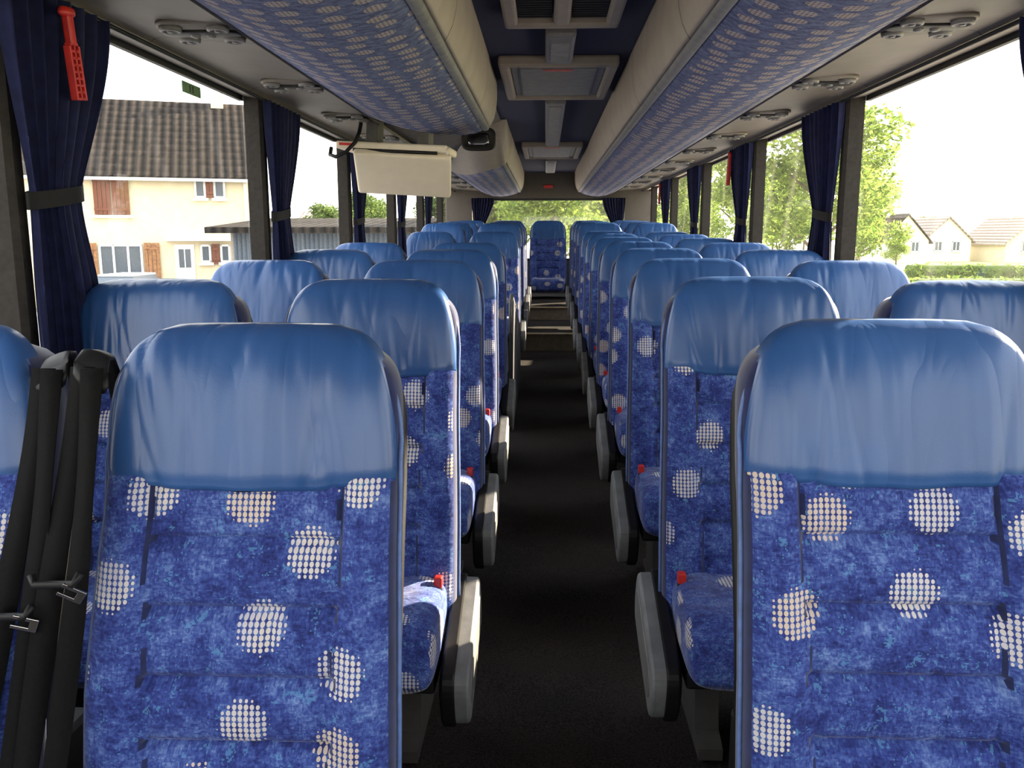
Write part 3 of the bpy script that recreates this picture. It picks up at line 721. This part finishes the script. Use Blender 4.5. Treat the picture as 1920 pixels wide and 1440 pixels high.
def foliage(nm,blobs,nl,size,mt,rs):
    R=random.Random(rs);V=[];F=[]
    tot=sum(b[3]**2 for b in blobs)
    for bx,by,bz,br in blobs:
        for _ in range(int(nl*br*br/tot)):
            d=Vector((R.gauss(0,1),R.gauss(0,1),R.gauss(0,1))).normalized()*br*(R.random()**.45)
            c=Vector((bx,by,bz))+Vector((d.x,d.y,d.z*.8)); s=size*R.uniform(.6,1.3)
            a=Vector((R.gauss(0,1),R.gauss(0,1),R.gauss(0,1))).normalized(); b=a.orthogonal().normalized(); 
            o=len(V); V+=[tuple(c-a*s),tuple(c+b*s*.45),tuple(c+a*s),tuple(c-b*s*.45)]; F.append((o,o+1,o+2,o+3))
    return mesh_of(nm,V,F,mt,smooth=False,uv=False)
def treekit(rs,H,spread,nl,size,mt):
    R=random.Random(rs); bl=[]; parts=[]
    parts.append(tube([(0,0,0),(.05,.02,H*.25),(-.05,.05,H*.5),(0,0,H*.85)],[.16,.13,.09,.02],8))
    for k in range(11):
        a=2*pi*k/11*2.4; z=H*(.32+.055*k); r=spread*(.75-.045*k)*R.uniform(.7,1.1)
        x,y=r*math.cos(a),r*math.sin(a); zz=z+H*.10
        parts.append(tube([(0,0,z-H*.05),(x*.5,y*.5,z+.02*H),(x,y,zz)],[.06,.04,.012],6)); bl.append((x,y,zz,spread*R.uniform(.30,.46)))
    bl.append((0,0,H*.9,spread*.4)); bl.append((0,0,H*.65,spread*.55))
    V,F=join(parts)
    return mesh_of('trunk',V,F,BARK), foliage('foliage',bl,nl,size,mt,rs)
K1=treekit(3,7,2.6,9500,.11,LF); K2=treekit(11,6.5,2.8,9000,.14,LD); K3=treekit(23,7.5,2.4,7500,.11,LF)
def tree(x,y,s,K,lab,rz=0):
    e=empty('tree',(x,y,GZ),lab,'tree','trees outside the coach',rot=(0,0,rz)); e.scale=(s,s,s*.98)
    obj('trunk',K[0],e); obj('foliage',K[1],e)
RR=random.Random(5)
for x,y,s,K in((8.7,28,1.12,K1),(12.8,36,.80,K3),(8.6,39,.98,K3),(8.2,51,1.05,K1),(14.8,54,.95,K2),(3.4,52,1.0,K2),(5.0,30,.55,K1),
    (-2.1,36,.95,K2),(.2,29,.9,K1),(3.0,34,.85,K3),(.4,43,1.1,K2),
    (-5.2,44,.8,K2),(-10.2,49,.75,K2),(-14.5,56,.7,K2),(-3.5,50,.9,K2),(46,106,.75,K2),(40,112,.72,K2),(24,60,.42,K1),(26,100,.9,K2),(33,112,.9,K2),(66,108,.9,K2)):
    tree(x,y,s,K,'leafy tree backlit by low sun outside the windows' if x>4 else 'dense green tree seen past the seats',RR.uniform(0,6))
def hedge(x0,x1,y,zt,lab):
    R=random.Random(int(x0*10)); bl=[]
    k=int((x1-x0)/.8)
    for i in range(k): bl.append((x0+(x1-x0)*(i+.5)/k,y+R.uniform(-.2,.2),GZ+(zt-GZ)*.5,(zt-GZ)*.55))
    e=empty('hedge',((x0+x1)/2,y,GZ),lab,'hedge')
    obj('foliage',foliage('foliage',bl,9000,.14,LF,3),e,loc=(-(x0+x1)/2,-y,-GZ))
    obj('hedge_core',boxes_mesh('hedge_core',[(x0,x1,y-.35,y+.35,GZ,zt-.15)],plain('hedge_core',(.10,.15,.03),.9),.1),e,loc=(-(x0+x1)/2,-y,-GZ))
hedge(19,33,46,-.05,'clipped light green hedge in front of distant houses')
hedge(9,18,32.5,-.1,'wild green hedge under the trees')
# ---------------------------------------------------------------- light
w=bpy.data.worlds.new('World'); SC.world=w; w.use_nodes=True
nt=w.node_tree; bg=nt.nodes['Background']
tc=nt.nodes.new('ShaderNodeTexCoord'); sp=nt.nodes.new('ShaderNodeSeparateXYZ'); rp=nt.nodes.new('ShaderNodeValToRGB')
nt.links.new(tc.outputs['Generated'],sp.inputs[0]); nt.links.new(sp.outputs[2],rp.inputs[0])
rp.color_ramp.elements[0].position=0; rp.color_ramp.elements[0].color=(1,.95,.85,1)
rp.color_ramp.elements[1].position=.6; rp.color_ramp.elements[1].color=(.86,.92,1,1)
nt.links.new(rp.outputs[0],bg.inputs[0]); bg.inputs[1].default_value=4.3
sl=bpy.data.lights.new('sun','SUN'); sl.energy=36; sl.angle=.012; sl.color=(1,.84,.62)
so=bpy.data.objects.new('sun',sl); COL.objects.link(so)
d=Vector((.80,.52,.34)); so.rotation_euler=d.to_track_quat('Z','Y').to_euler(); so.location=(20,30,15)
cd=bpy.data.cameras.new('camera'); cam=bpy.data.objects.new('camera',cd); COL.objects.link(cam)
cd.sensor_width=36; cd.lens=30; cd.clip_start=.02; cd.clip_end=500
cam.location=(-.035,0,ZC); cam.rotation_euler=(math.radians(90-9.93),0,math.radians(2.2))
SC.camera=cam
SC.view_settings.view_transform='Standard'
